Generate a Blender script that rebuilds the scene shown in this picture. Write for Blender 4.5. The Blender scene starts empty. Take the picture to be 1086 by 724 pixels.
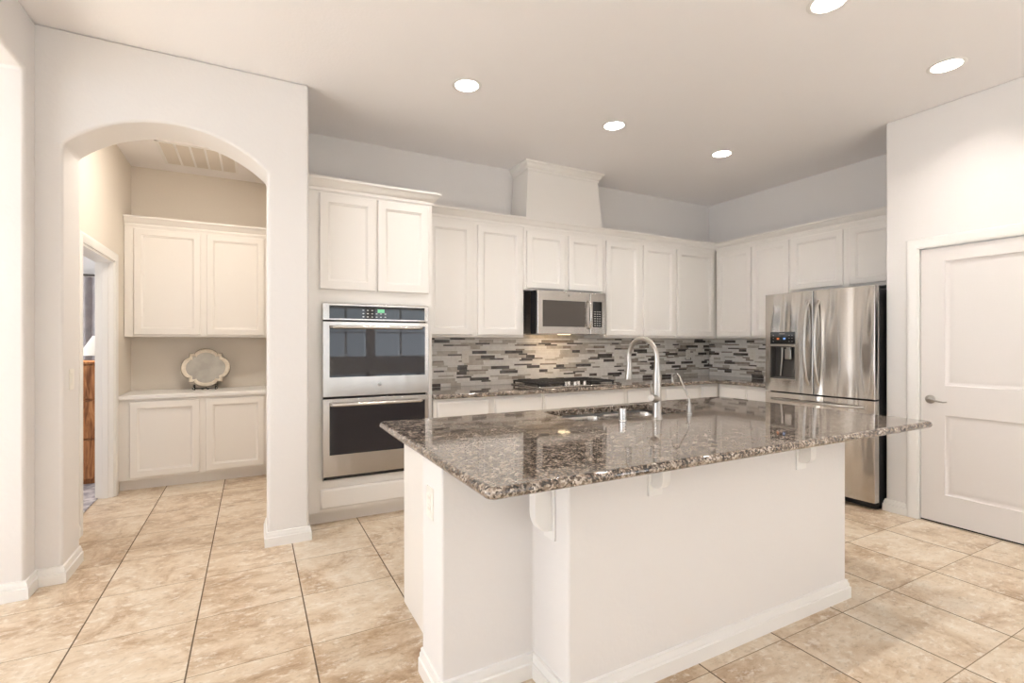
import bpy, bmesh, math, random
from mathutils import Vector, Matrix
random.seed(7)
PI = math.pi
sc = bpy.context.scene
COL = sc.collection

# ------------------------------------------------------------------ camera, light, exposure
cam_d = bpy.data.cameras.new('camera'); cam = bpy.data.objects.new('camera', cam_d); COL.objects.link(cam)
cam.location = (0, 0, 1.31); cam.rotation_euler = (PI/2, 0, -math.radians(27.83))
cam_d.sensor_width = 36; cam_d.lens = 521/1086*36; cam_d.shift_y = 1/1086; cam_d.clip_start = .02
sc.camera = cam
w = bpy.data.worlds.new('world'); sc.world = w; w.use_nodes = True
w.node_tree.nodes['Background'].inputs[0].default_value = (.80, .90, 1, 1)
w.node_tree.nodes['Background'].inputs[1].default_value = 1.0
sc.view_settings.view_transform = 'Standard'; sc.view_settings.look = 'None'
sc.view_settings.gamma = 1; sc.view_settings.use_curve_mapping = False
sc.view_settings.exposure = 0.14
sc.cycles.use_denoising = True
sc.cycles.max_bounces = 10; sc.cycles.diffuse_bounces = 6; sc.cycles.glossy_bounces = 5
sc.cycles.sample_clamp_indirect = 6
sc.cycles.caustics_reflective = False; sc.cycles.caustics_refractive = False

def area(name, loc, rot, sx, sy, power, color=(1, 1, 1)):
    d = bpy.data.lights.new(name, 'AREA'); d.shape = 'RECTANGLE'; d.size = sx; d.size_y = sy
    d.energy = power; d.color = color
    o = bpy.data.objects.new(name, d); COL.objects.link(o); o.location = loc; o.rotation_euler = rot
    return o
# daylight through the rear windows (behind the camera), facing +Y
area('daylight_rear', (3.06, -4.07, 1.55), (PI/2, 0, 0), 1.28, 1.2, 12, (.84, .92, 1))
area('daylight_rear', (1.82, -4.07, 1.55), (PI/2, 0, 0), .95, 1.2, 7.5, (.84, .92, 1))
# daylight through the window of the room on the left, facing +X
area('daylight_left', (-4.62, 0.4, 1.5), (PI/2, 0, -PI/2), 4.6, 2.2, 92, (.88, .93, 1))
sd = bpy.data.lights.new('bounce_sun', 'SUN'); sd.energy = 56; sd.angle = math.radians(1.5); sd.color = (.71, .84, 1)
so = bpy.data.objects.new('bounce_sun', sd); COL.objects.link(so)
so.rotation_euler = Vector((.45, .62, -.62)).to_track_quat('-Z', 'Y').to_euler()  # added; sunlit floor behind the camera bounces light onto the ceiling
LAMP_W, NOOK_W, BED_W, HOOD_W = 11, 17, 45, 1.3

# ------------------------------------------------------------------ materials
def newmat(name):
    m = bpy.data.materials.new(name); m.use_nodes = True
    n = m.node_tree; return m, n, n.nodes['Principled BSDF']
def lin(r, g, b):
    f = lambda c: (c/255/12.92 if c/255 <= .04045 else ((c/255+.055)/1.055)**2.4)
    return (f(r), f(g), f(b), 1)
def N(n, t, **k):
    x = n.nodes.new(t)
    for a, v in k.items(): setattr(x, a, v)
    return x
def simple(name, col, rough=.5, metal=0, bump=0, bscale=60, spec=None, coat=0, stretch=None):
    m, n, b = newmat(name)
    b.inputs['Base Color'].default_value = col; b.inputs['Roughness'].default_value = rough
    b.inputs['Metallic'].default_value = metal
    if spec is not None: b.inputs['Specular IOR Level'].default_value = spec
    if coat: b.inputs['Coat Weight'].default_value = coat
    tc = N(n, 'ShaderNodeTexCoord'); nz = N(n, 'ShaderNodeTexNoise'); nz.inputs['Scale'].default_value = bscale
    nz.inputs['Detail'].default_value = 3
    src = tc.outputs['Object']
    if stretch:
        mp = N(n, 'ShaderNodeMapping'); mp.inputs['Scale'].default_value = stretch
        n.links.new(src, mp.inputs[0]); src = mp.outputs[0]
    n.links.new(src, nz.inputs['Vector'])
    bp = N(n, 'ShaderNodeBump'); bp.inputs['Strength'].default_value = bump if bump else .02
    bp.inputs['Distance'].default_value = .01
    n.links.new(nz.outputs[0], bp.inputs['Height']); n.links.new(bp.outputs[0], b.inputs['Normal'])
    return m
M = {}
M['wall'] = simple('wall_paint', lin(228, 225, 223), .75, bump=.10, bscale=45)
M['nookwall'] = simple('nook_wall_warm_lit', lin(226, 218, 207), .75, bump=.10, bscale=45)  # warm nook light tinted into this copy of the wall colour
M['ceil'] = simple('ceiling_paint', lin(243, 240, 240), .85, bump=.10, bscale=60)
M['trim'] = simple('trim_paint', lin(236, 234, 231), .35)
M['cab'] = simple('cabinet_paint', lin(235, 231, 226), .38)
M['door'] = simple('door_paint', lin(228, 223, 220), .40)
M['plate'] = simple('plate_plastic', lin(238, 234, 226), .35)
M['chrome'] = simple('chrome', (.75, .74, .73, 1), .12, 1)
M['nickel'] = simple('brushed_nickel', (.50, .475, .445, 1), .28, 1)
M['black'] = simple('black_enamel', (.012, .012, .013, 1), .3)
M['iron'] = simple('cast_iron', (.02, .018, .017, 1), .5, bump=.2, bscale=300)
M['dark'] = simple('dark_gap', (.02, .02, .02, 1), .7)
M['case'] = simple('fridge_case', (.022, .021, .021, 1), .35)
M['steeldark'] = simple('steel_side', (.16, .145, .13, 1), .35, .8)
M['shade'] = simple('lamp_shade_linen', lin(240, 236, 226), .8)
M['sill'] = simple('slot_brown', lin(196, 178, 160), .5)
def glassy(name, col, rough=.03):
    m, n, b = newmat(name); b.inputs['Base Color'].default_value = col; b.inputs['Roughness'].default_value = rough
    b.inputs['IOR'].default_value = 1.5
    return m
M['ovenglass'] = glassy('oven_glass', (.020, .018, .022, 1))
M['mwglass'] = glassy('microwave_glass', (.07, .06, .052, 1), .05)
M['panelglass'] = glassy('panel_glass', (.016, .016, .016, 1))
def steel(name, col=(.60, .57, .535, 1), rough=.24, wave=(0, 0, 0), wstr=.0):
    m, n, b = newmat(name)
    b.inputs['Metallic'].default_value = 1; b.inputs['Roughness'].default_value = rough
    b.inputs['Base Color'].default_value = col
    tc = N(n, 'ShaderNodeTexCoord')
    mp = N(n, 'ShaderNodeMapping'); mp.inputs['Scale'].default_value = (1.5, 1.5, 320)
    nz = N(n, 'ShaderNodeTexNoise'); nz.inputs['Scale'].default_value = 1
    n.links.new(tc.outputs['Object'], mp.inputs[0]); n.links.new(mp.outputs[0], nz.inputs['Vector'])
    mr = N(n, 'ShaderNodeMapRange'); mr.inputs[3].default_value = rough-.05; mr.inputs[4].default_value = rough+.07
    n.links.new(nz.outputs[0], mr.inputs[0]); n.links.new(mr.outputs[0], b.inputs['Roughness'])
    mp2 = N(n, 'ShaderNodeMapping'); mp2.inputs['Scale'].default_value = (7, 7, .8)
    nz2 = N(n, 'ShaderNodeTexNoise'); nz2.inputs['Scale'].default_value = 1; nz2.inputs['Detail'].default_value = 1
    n.links.new(tc.outputs['Object'], mp2.inputs[0]); n.links.new(mp2.outputs[0], nz2.inputs['Vector'])
    bp = N(n, 'ShaderNodeBump'); bp.inputs['Strength'].default_value = wstr or .15; bp.inputs['Distance'].default_value = .05
    n.links.new(nz2.outputs[0], bp.inputs['Height']); n.links.new(bp.outputs[0], b.inputs['Normal'])
    return m
M['steel'] = steel('brushed_steel')
M['fsteel'] = steel('fridge_steel', wstr=.8, rough=.17)

def emis(name, col, s):
    m, n, b = newmat(name); b.inputs['Base Color'].default_value = col
    b.inputs['Emission Color'].default_value = col; b.inputs['Emission Strength'].default_value = s
    return m
M['lens'] = emis('lamp_lens', (1, .97, .92, 1), 6)
M['display'] = emis('green_display', (.15, .45, .25, 1), .5)
M['outside'] = emis('window_daylight', (.85, .93, 1, 1), 2.5)

def ramp(n, stops, interp='LINEAR'):
    r = N(n, 'ShaderNodeValToRGB'); r.color_ramp.interpolation = interp
    e = r.color_ramp.elements
    while len(e) < len(stops): e.new(.5)
    for i, (p, c) in enumerate(stops): e[i].position = p; e[i].color = c
    return r
def granite(name='granite'):
    m, n, b = newmat(name)
    tc = N(n, 'ShaderNodeTexCoord')
    nz0 = N(n, 'ShaderNodeTexNoise'); nz0.inputs['Scale'].default_value = 60; nz0.inputs['Detail'].default_value = 2
    mx = N(n, 'ShaderNodeMix', data_type='RGBA', blend_type='ADD'); mx.inputs[0].default_value = .012
    n.links.new(tc.outputs['Object'], nz0.inputs['Vector'])
    n.links.new(tc.outputs['Object'], mx.inputs[6]); n.links.new(nz0.outputs['Color'], mx.inputs[7])
    v = N(n, 'ShaderNodeTexVoronoi'); v.inputs['Scale'].default_value = 150
    n.links.new(mx.outputs[2], v.inputs['Vector'])
    sp = N(n, 'ShaderNodeSeparateColor'); n.links.new(v.outputs['Color'], sp.inputs[0])
    big = N(n, 'ShaderNodeTexNoise'); big.inputs['Scale'].default_value = 22; big.inputs['Detail'].default_value = 3
    n.links.new(tc.outputs['Object'], big.inputs['Vector'])
    ma = N(n, 'ShaderNodeMath', operation='MULTIPLY_ADD'); ma.inputs[1].default_value = .62
    n.links.new(sp.outputs[0], ma.inputs[0])
    mb = N(n, 'ShaderNodeMath', operation='MULTIPLY_ADD'); mb.inputs[1].default_value = .9; mb.inputs[2].default_value = -.315
    n.links.new(big.outputs[0], mb.inputs[0]); n.links.new(mb.outputs[0], ma.inputs[2])
    r = ramp(n, [(0, lin(26, 23, 22)), (.22, lin(50, 43, 38)), (.36, lin(98, 85, 75)), (.54, lin(140, 125, 111)), (.74, lin(182, 170, 158)), (1, lin(214, 206, 196))])
    n.links.new(ma.outputs[0], r.inputs[0]); n.links.new(r.outputs[0], b.inputs['Base Color'])
    b.inputs['Roughness'].default_value = .05; b.inputs['IOR'].default_value = 1.65
    b.inputs['Coat Weight'].default_value = .4; b.inputs['Coat Roughness'].default_value = .03
    return m
M['granite'] = granite()

def floor_mat():
    m, n, b = newmat('travertine_floor_tile')
    L = n.links.new
    tc = N(n, 'ShaderNodeTexCoord'); sx = N(n, 'ShaderNodeSeparateXYZ'); L(tc.outputs['Object'], sx.inputs[0])
    def mth(op, a, b_=None, c=None):
        x = N(n, 'ShaderNodeMath', operation=op)
        for i, v in enumerate((a, b_, c)):
            if v is None: continue
            if isinstance(v, (int, float)): x.inputs[i].default_value = v
            else: L(v, x.inputs[i])
        return x.outputs[0]
    PX, PY = .4605, .4635
    ux = mth('DIVIDE', mth('SUBTRACT', sx.outputs[0], .228-PX*20), PX)
    uy = mth('DIVIDE', mth('SUBTRACT', sx.outputs[1], 1.36-PY*20), PY)
    fx = mth('FRACT', ux); fy = mth('FRACT', uy); ix = mth('FLOOR', ux); iy = mth('FLOOR', uy)
    dx = mth('MINIMUM', fx, mth('SUBTRACT', 1, fx)); dy = mth('MINIMUM', fy, mth('SUBTRACT', 1, fy))
    gx = mth('LESS_THAN', dx, .0070); gy = mth('LESS_THAN', dy, .0042)
    cmb = N(n, 'ShaderNodeCombineXYZ'); L(ix, cmb.inputs[0]); L(iy, cmb.inputs[1])
    wn = N(n, 'ShaderNodeTexWhiteNoise', noise_dimensions='3D'); L(cmb.outputs[0], wn.inputs['Vector'])
    ws = N(n, 'ShaderNodeSeparateColor'); L(wn.outputs['Color'], ws.inputs[0])
    sc_ = N(n, 'ShaderNodeVectorMath', operation='SCALE'); sc_.inputs['Scale'].default_value = 17; L(wn.outputs['Color'], sc_.inputs[0])
    ad = N(n, 'ShaderNodeVectorMath', operation='ADD'); L(tc.outputs['Object'], ad.inputs[0]); L(sc_.outputs[0], ad.inputs[1])
    def vein(scale, det, sc3, dist=.6):
        mp = N(n, 'ShaderNodeMapping'); mp.inputs['Scale'].default_value = sc3; L(ad.outputs[0], mp.inputs[0])
        z = N(n, 'ShaderNodeTexNoise'); z.inputs['Scale'].default_value = scale; z.inputs['Detail'].default_value = det
        z.inputs['Roughness'].default_value = .70; z.inputs['Distortion'].default_value = dist
        L(mp.outputs[0], z.inputs['Vector']); return z.outputs[0]
    a = vein(3.6, 12, (1, 1.7, 1), .5); c = vein(3.6, 12, (1.6, 1, 1), .5)
    sel = mth('GREATER_THAN', ws.outputs[0], .62)
    mxv = N(n, 'ShaderNodeMix', data_type='FLOAT'); L(sel, mxv.inputs[0]); L(a, mxv.inputs[2]); L(c, mxv.inputs[3])
    v = mth('ADD', mxv.outputs[0], mth('MULTIPLY', mth('SUBTRACT', ws.outputs[1], .5), .10))
    # stone colour ramp shared by every tile, brown to cream
    r = ramp(n, [(.28, lin(154, 127, 98)), (.40, lin(188, 163, 135)), (.50, lin(210, 191, 166)), (.62, lin(221, 207, 187)), (.78, lin(231, 222, 207))])
    L(v, r.inputs[0])
    pit = vein(26, 5, (1, 2.0, 1), .2)
    pr = ramp(n, [(.34, (.62, .58, .52, 1)), (.46, (1, 1, 1, 1))]); L(pit, pr.inputs[0])
    m1 = N(n, 'ShaderNodeMix', data_type='RGBA', blend_type='MULTIPLY'); m1.inputs[0].default_value = .55
    L(r.outputs[0], m1.inputs[6]); L(pr.outputs[0], m1.inputs[7])
    fl = vein(20, 8, (1, 1.5, 1), .2)
    fr = ramp(n, [(.53, (0, 0, 0, 1)), (.64, (.75, .75, .75, 1))]); L(fl, fr.inputs[0])
    m1b = N(n, 'ShaderNodeMix', data_type='RGBA'); L(fr.outputs[0], m1b.inputs[0]); L(m1.outputs[2], m1b.inputs[6]); m1b.inputs[7].default_value = lin(230, 222, 209)
    m1 = m1b
    m2 = N(n, 'ShaderNodeMix', data_type='RGBA'); L(gy, m2.inputs[0]); L(m1.outputs[2], m2.inputs[6]); m2.inputs[7].default_value = lin(146, 128, 106)
    m3 = N(n, 'ShaderNodeMix', data_type='RGBA'); L(gx, m3.inputs[0]); L(m2.outputs[2], m3.inputs[6]); m3.inputs[7].default_value = lin(104, 88, 70)
    L(m3.outputs[2], b.inputs['Base Color'])
    g = mth('MAXIMUM', gx, gy)
    ro = mth('ADD', .30, mth('MULTIPLY', g, .5)); L(ro, b.inputs['Roughness'])
    bp = N(n, 'ShaderNodeBump'); bp.inputs['Strength'].default_value = .35; bp.inputs['Distance'].default_value = .004
    L(mth('SUBTRACT', mth('MULTIPLY', v, .8), g), bp.inputs['Height']); L(bp.outputs[0], b.inputs['Normal'])
    b.inputs['Specular IOR Level'].default_value = .4
    return m
M['floor'] = floor_mat()
def wood_mat():
    m, n, b = newmat('oak')
    tc = N(n, 'ShaderNodeTexCoord'); mp = N(n, 'ShaderNodeMapping'); mp.inputs['Scale'].default_value = (9, 9, 1.2)
    z = N(n, 'ShaderNodeTexNoise'); z.inputs['Scale'].default_value = 4; z.inputs['Detail'].default_value = 6; z.inputs['Distortion'].default_value = 1
    n.links.new(tc.outputs['Object'], mp.inputs[0]); n.links.new(mp.outputs[0], z.inputs['Vector'])
    r = ramp(n, [(.35, lin(120, 72, 38)), (.55, lin(172, 116, 70)), (.7, lin(190, 136, 88))])
    n.links.new(z.outputs[0], r.inputs[0]); n.links.new(r.outputs[0], b.inputs['Base Color']); b.inputs['Roughness'].default_value = .4
    return m
M['wood'] = wood_mat()
def noise2(name, c1, c2, scale, rough, lo=.4, hi=.6):
    m, n, b = newmat(name); tc = N(n, 'ShaderNodeTexCoord'); z = N(n, 'ShaderNodeTexNoise'); z.inputs['Scale'].default_value = scale; z.inputs['Detail'].default_value = 5
    n.links.new(tc.outputs['Object'], z.inputs['Vector']); r = ramp(n, [(lo, c1), (hi, c2)])
    n.links.new(z.outputs[0], r.inputs[0]); n.links.new(r.outputs[0], b.inputs['Base Color']); b.inputs['Roughness'].default_value = rough
    return m
M['rug'] = noise2('grey_rug', lin(150, 145, 150), lin(205, 200, 200), 14, .95)
M['curtain'] = noise2('grey_curtain', lin(165, 160, 162), lin(180, 175, 176), 8, .9)
M['mirror'] = noise2('antique_mirror', lin(160, 155, 146), lin(176, 171, 162), 7, .28)
M['mirror'].node_tree.nodes['Principled BSDF'].inputs['Metallic'].default_value = .55
M['mframe'] = noise2('distressed_frame', lin(214, 202, 184), lin(226, 216, 200), 30, .6)
M['mback'] = simple('frame_edge_brown', lin(120, 104, 86), .6)
TILE = [noise2('tile_white_stone', lin(236, 232, 227), lin(244, 241, 236), 20, .28),
        noise2('tile_grey_beige', lin(190, 182, 172), lin(206, 199, 190), 25, .30),
        noise2('tile_taupe', lin(152, 141, 130), lin(170, 160, 150), 25, .25),
        noise2('tile_dark_glass', lin(84, 79, 76), lin(104, 99, 95), 15, .12),
        noise2('tile_grout', lin(196, 190, 182), lin(204, 198, 190), 40, .8)]

# ------------------------------------------------------------------ mesh helpers
class MB:
    def __init__(s): s.bm = bmesh.new()
    def _merge(s, t, mat):
        mp = {}
        for v in t.verts: mp[v] = s.bm.verts.new(v.co)
        for f in t.faces:
            try: g = s.bm.faces.new([mp[v] for v in f.verts]); g.material_index = mat if mat is not None else f.material_index
            except ValueError: pass
        t.free(); return s
    def box(s, x0, x1, y0, y1, z0, z1, bev=.0, mat=0, seg=2):
        x0, x1 = min(x0, x1), max(x0, x1); y0, y1 = min(y0, y1), max(y0, y1); z0, z1 = min(z0, z1), max(z0, z1)
        t = bmesh.new(); bmesh.ops.create_cube(t, size=1)
        for v in t.verts: v.co = Vector(((x0+x1)/2+v.co.x*(x1-x0), (y0+y1)/2+v.co.y*(y1-y0), (z0+z1)/2+v.co.z*(z1-z0)))
        if bev: bmesh.ops.bevel(t, geom=list(t.edges), offset=min(bev, .45*min(x1-x0, y1-y0, z1-z0)), segments=seg, profile=.5, affect='EDGES')
        return s._merge(t, mat)
    def loops(s, loops, mat=0, cap0=True, cap1=True, closed=True):
        vs = [[s.bm.verts.new(p) for p in l] for l in loops]; n = len(vs[0])
        for a, b in zip(vs, vs[1:]):
            for i in range(n if closed else n-1):
                j = (i+1) % n; f = s.bm.faces.new((a[i], a[j], b[j], b[i])); f.material_index = mat
        if cap0: s.bm.faces.new(vs[0][::-1]).material_index = mat
        if cap1: s.bm.faces.new(vs[-1]).material_index = mat
        return s
    def tube(s, pts, rad, seg=14, mat=0, flat=1.0):
        pts = [Vector(p) for p in pts]; n = len(pts)
        if isinstance(rad, (int, float)): rad = [rad]*n
        ls = []; up = None
        for i, p in enumerate(pts):
            d = (pts[min(i+1, n-1)]-pts[max(i-1, 0)]).normalized()
            if up is None: up = Vector((0, 0, 1)) if abs(d.z) < .9 else Vector((1, 0, 0))
            a = d.cross(up).normalized(); b = a.cross(d).normalized(); up = b
            ls.append([p+(a*math.cos(2*PI*k/seg)+b*math.sin(2*PI*k/seg)*flat)*rad[i] for k in range(seg)])
        return s.loops(ls, mat)
    def lathe(s, prof, c=(0, 0, 0), axis='z', seg=28, mat=0, cap0=True, cap1=True):
        ls = []
        for r, h in prof:
            l = []
            for k in range(seg):
                a = 2*PI*k/seg; x, y = max(r, 1e-4)*math.cos(a), max(r, 1e-4)*math.sin(a)
                if axis == 'z': p = (x, y, h)
                elif axis == 'y': p = (x, h, y)
                else: p = (h, x, y)
                l.append(Vector(p)+Vector(c))
            ls.append(l)
        return s.loops(ls, mat, cap0, cap1)
    def prism(s, poly, axis, a0, a1, mat=0, bev=0, seg=2):
        """poly in the plane across axis: axis x->(y,z), y->(x,z), z->(x,y)"""
        t = bmesh.new()
        def P(p, a): return {'x': (a, p[0], p[1]), 'y': (p[0], a, p[1]), 'z': (p[0], p[1], a)}[axis]
        A = [t.verts.new(P(p, a0)) for p in poly]; B = [t.verts.new(P(p, a1)) for p in poly]; n = len(poly)
        t.faces.new(A); t.faces.new(B[::-1])
        for i in range(n): t.faces.new((A[i], B[i], B[(i+1) % n], A[(i+1) % n]))
        bmesh.ops.recalc_face_normals(t, faces=t.faces)
        if bev:
            ed = [e for e in t.edges if len(e.link_faces) == 2 and e.calc_face_angle(0) > .6]
            bmesh.ops.bevel(t, geom=ed, offset=bev, segments=seg, profile=.5, affect='EDGES')
        return s._merge(t, mat)
    def sweep(s, path, prof, mat=0, closed=False):
        """path (x,y) list; prof [(out,z)] closed outline; out is to the RIGHT of travel"""
        n = len(path); ls = []
        for i in range(n):
            p = Vector(path[i])
            def nr(a, b): d = (Vector(b)-Vector(a)).normalized(); return Vector((d.y, -d.x))
            if i == 0: m = nr(path[0], path[1])
            elif i == n-1: m = nr(path[-2], path[-1])
            else:
                a = nr(path[i-1], path[i]); b = nr(path[i], path[i+1]); m = (a+b).normalized(); m = m/max(.2, m.dot(a))
            ls.append([(p.x+m.x*o, p.y+m.y*o, z) for o, z in prof])
        return s.loops(ls, mat)
    def panel(s, x0, x1, z0, z1, yf, t=.02, fw=.055, mat=0, rec=.016):
        """shaker-style front facing -Y with a beaded recessed panel"""
        st = [(0, yf+t), (0, yf+.004), (.004, yf), (fw, yf), (fw+.004, yf+rec*.45), (fw+.011, yf+rec*.55), (fw+.015, yf+rec)]
        return s.loops([[(x0+i, y, z0+i), (x1-i, y, z0+i), (x1-i, y, z1-i), (x0+i, y, z1-i)] for i, y in st], mat)
    def slabfront(s, x0, x1, z0, z1, yf, t=.02, mat=0):
        st = [(0, yf+t), (0, yf+.009), (.010, yf+.004), (.014, yf), ]
        return s.loops([[(x0+i, y, z0+i), (x1-i, y, z0+i), (x1-i, y, z1-i), (x0+i, y, z1-i)] for i, y in st], mat)
    def build(s, name, mats, parent=None, label=None, sharp=50):
        me = bpy.data.meshes.new(name); bmesh.ops.recalc_face_normals(s.bm, faces=s.bm.faces)
        s.bm.to_mesh(me); s.bm.free()
        if not isinstance(mats, (list, tuple)): mats = [mats]
        for m in mats: me.materials.append(M[m] if isinstance(m, str) else m)
        for p in me.polygons: p.use_smooth = True
        me.set_sharp_from_angle(angle=math.radians(sharp))
        o = bpy.data.objects.new(name, me); COL.objects.link(o)
        if parent is not None: o.parent = parent
        if label: o['label'] = label
        wn = o.modifiers.new('wn', 'WEIGHTED_NORMAL'); wn.keep_sharp = True
        return o
def tag(o, label, cat, group=None, kind=None):
    o['label'] = label; o['category'] = cat
    if group: o['group'] = group
    if kind: o['kind'] = kind
    return o
def thing(name, label, cat, loc=(0, 0, 0), rz=0, group=None):
    o = bpy.data.objects.new(name, None); COL.objects.link(o); o.empty_display_size = .1
    o.location = loc; o.rotation_euler = (0, 0, rz); return tag(o, label, cat, group)
def struct(mb, name, mat): o = mb.build(name, mat); o['kind'] = 'structure'; return o
def copy_tree(o, parent=None):
    c = o.copy(); COL.objects.link(c); c.parent = parent
    for ch in list(o.children): copy_tree(ch, c)
    return c
def move(o, loc, rz=0, label=None):
    o.location = loc; o.rotation_euler = (0, 0, rz)
    if label: o['label'] = label
    return o
def text_mesh(name, body, size, mat, parent, loc, rot, ext=.0004):
    cu = bpy.data.curves.new(name, 'FONT'); cu.body = body; cu.size = size; cu.extrude = ext; cu.align_x = 'CENTER'; cu.align_y = 'CENTER'
    t = bpy.data.objects.new(name, cu); COL.objects.link(t)
    me = bpy.data.meshes.new_from_object(t.evaluated_get(bpy.context.evaluated_depsgraph_get()))
    bpy.data.objects.remove(t); o = bpy.data.objects.new(name, me); COL.objects.link(o)
    me.materials.clear(); me.materials.append(M[mat]); o.parent = parent; o.location = loc; o.rotation_euler = rot
    return o

CEIL = 3.02
YW, XW, XD = 4.32, 5.09, 4.375       # kitchen back wall, fridge wall, pantry-door wall
AF, AB = 3.52, 3.82                  # arch wall front / back faces
LX = -1.03                           # left wall face
NX0, NX1, NY = -1.04, .20, 5.93      # nook

# ------------------------------------------------------------------ structure
m = MB(); m.box(-4.8, 5.4, -4.3, 7.4, -.12, 0); struct(m, 'floor', 'floor')

LIGHTS = [(1.26, 3.03), (2.52, 3.05), (3.76, 3.05), (3.79, 1.43), (2.56, 1.44)]
m = MB()
def ceiling_sheet(mb, x0, x1, y0, y1, holes, r):
    t = bmesh.new(); edges = []
    def loop(pts):
        vs = [t.verts.new((x, y, CEIL)) for x, y in pts]
        for i in range(len(vs)): edges.append(t.edges.new((vs[i], vs[(i+1) % len(vs)])))
    loop([(x0, y0), (x1, y0), (x1, y1), (x0, y1)])
    for hx, hy in holes: loop([(hx+r*math.cos(2*PI*k/32), hy+r*math.sin(2*PI*k/32)) for k in range(32)])
    bmesh.ops.triangle_fill(t, use_beauty=True, use_dissolve=False, edges=edges, normal=(0, 0, -1))
    mb._merge(t, 0)
ceiling_sheet(m, -4.8, 5.4, -4.3, 7.4, LIGHTS, .078)
m.box(-4.8, 5.4, -4.3, 7.4, CEIL+.15, CEIL+.25)
struct(m, 'ceiling', 'ceil')

m = MB(); m.box(.345, 5.3, YW, YW+.15, 0, CEIL); struct(m, 'wall_back', 'wall')
m = MB(); m.box(XW, XW+.2, 2.03, YW, 0, CEIL); struct(m, 'wall_fridge_side', 'wall')
# pantry door wall with opening
DY0, DY1, DH = 1.0, 1.812, 2.0
m = MB()
m.prism([(2.03, 0), (2.03, CEIL), (-4.1, CEIL), (-4.1, 0), (DY0-.02, 0), (DY0-.02, DH+.02), (DY1+.02, DH+.02), (DY1+.02, 0)], 'x', XD, XD+.13, bev=.012, seg=3)
m.box(XD+.10, XW+.2, 1.90, 2.03, 0, CEIL)
struct(m, 'wall_right', 'wall')
# arch wall: kitchen side
AX0, AX1, SP, AP = -.917, .085, 2.40, 2.606
cx = (AX0+AX1)/2; hw = (AX1-AX0)/2; rise = AP-SP; R = (hw*hw+rise*rise)/(2*rise)
arc = []
a1 = math.asin(hw/R)
for k in range(41):
    a = a1-2*a1*k/40; arc.append((cx+R*math.sin(a), AP-R+R*math.cos(a)))
poly = [(.33, 0), (.33, CEIL), (LX-.25, CEIL), (LX-.25, 0), (AX0, 0)] + arc[::-1] + [(AX1, 0)]
m = MB(); m.prism(poly, 'y', AF, AB, bev=.018, seg=4); struct(m, 'wall_arch', 'wall')
m = MB(); m.box(NX1, .335, AB+.001, NY+.2, 0, CEIL); struct(m, 'wall_nook_right', 'nookwall')
m = MB(); m.box(NX0-.13, NX1+.01, NY, NY+.12, 0, CEIL); struct(m, 'wall_nook_back', 'nookwall')
# nook left wall with the bedroom doorway
ND0, ND1, NDH = 4.36, 5.27, 2.0
m = MB(); m.prism([(AB+.001, 0), (AB+.001, CEIL), (NY, CEIL), (NY, 0), (ND1, 0), (ND1, NDH), (ND0, NDH), (ND0, 0)], 'x', NX0-.12, NX0, bev=0)
struct(m, 'wall_nook_left', 'nookwall')
# left wall of the kitchen: opening from y=3.385 towards the camera, header at 2.71
m = MB(); m.prism([(AF+.01, 0), (AF+.01, CEIL), (-4.1, CEIL), (-4.1, 0), (-3.2, 0), (-3.2, 2.71), (3.385, 2.71), (3.385, 0)], 'x', LX-.25, LX, bev=.018, seg=3)
struct(m, 'wall_left', 'wall')
# room beyond the left opening, with a window opening in its outer wall
m = MB()
m.box(-4.6, -4.45, -4.1, -1.9, 0, CEIL); m.box(-4.6, -4.45, 2.7, 3.8, 0, CEIL); m.box(-4.6, -4.45, -1.9, 2.7, 0, .4); m.box(-4.6, -4.45, -1.9, 2.7, 2.6, CEIL)
struct(m, 'wall_far_left', 'wall')
m = MB(); m.box(-4.45, LX-.25, AF+.1, AF+.22, 0, CEIL); struct(m, 'wall_far_room', 'wall')
# rear wall with two windows and an added opening that lets sunlight in
WZ0, WZ1 = .95, 2.15; WX = [(1.34, 2.30), (2.42, 3.70)]
m = MB()
m.box(-4.6, -1.0, -4.1, -3.95, 0, CEIL); m.box(-1.0, 1.2, -4.1, -3.95, 2.35, CEIL); m.box(1.2, WX[0][0], -4.1, -3.95, 0, CEIL); m.box(WX[0][1], WX[1][0], -4.1, -3.95, 0, CEIL); m.box(WX[1][1], XD+.13, -4.1, -3.95, 0, CEIL)
for a, b in WX: m.box(a, b, -4.1, -3.95, 0, WZ0); m.box(a, b, -4.1, -3.95, WZ1, CEIL)
struct(m, 'wall_rear', 'wall')
for i, (a, b) in enumerate(WX):
    m = MB(); f = .05
    m.box(a, a+f, -4.06, -3.99, WZ0, WZ1); m.box(b-f, b, -4.06, -3.99, WZ0, WZ1); m.box(a, b, -4.06, -3.99, WZ0, WZ0+f); m.box(a, b, -4.06, -3.99, WZ1-f, WZ1)
    m.box((a+b)/2-.025, (a+b)/2+.025, -4.05, -4.0, WZ0, WZ1); m.box(a, b, -4.05, -4.0, 1.53, 1.56)
    struct(m, 'window_%d' % (i+1), 'trim')
m = MB()
for y in (-1.9, .37, 2.65): m.box(-4.56, -4.5, y, y+.05, .4, 2.6)
m.box(-4.56, -4.5, -1.9, 2.7, .4, .45); m.box(-4.56, -4.5, -1.9, 2.7, 2.55, 2.6)
struct(m, 'window_3', 'trim')
m = MB()
for x in (-1.0, .07, 1.14): m.box(x, x+.06, -4.06, -3.99, 0, 2.35)
m.box(-1.0, 1.2, -4.06, -3.99, 2.29, 2.35); m.box(-1.0, 1.2, -4.06, -3.99, 0, .05)
struct(m, 'added_slider', 'trim')  # slider frame added unseen; sunlight through it brightens the ceiling by bounce
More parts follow.
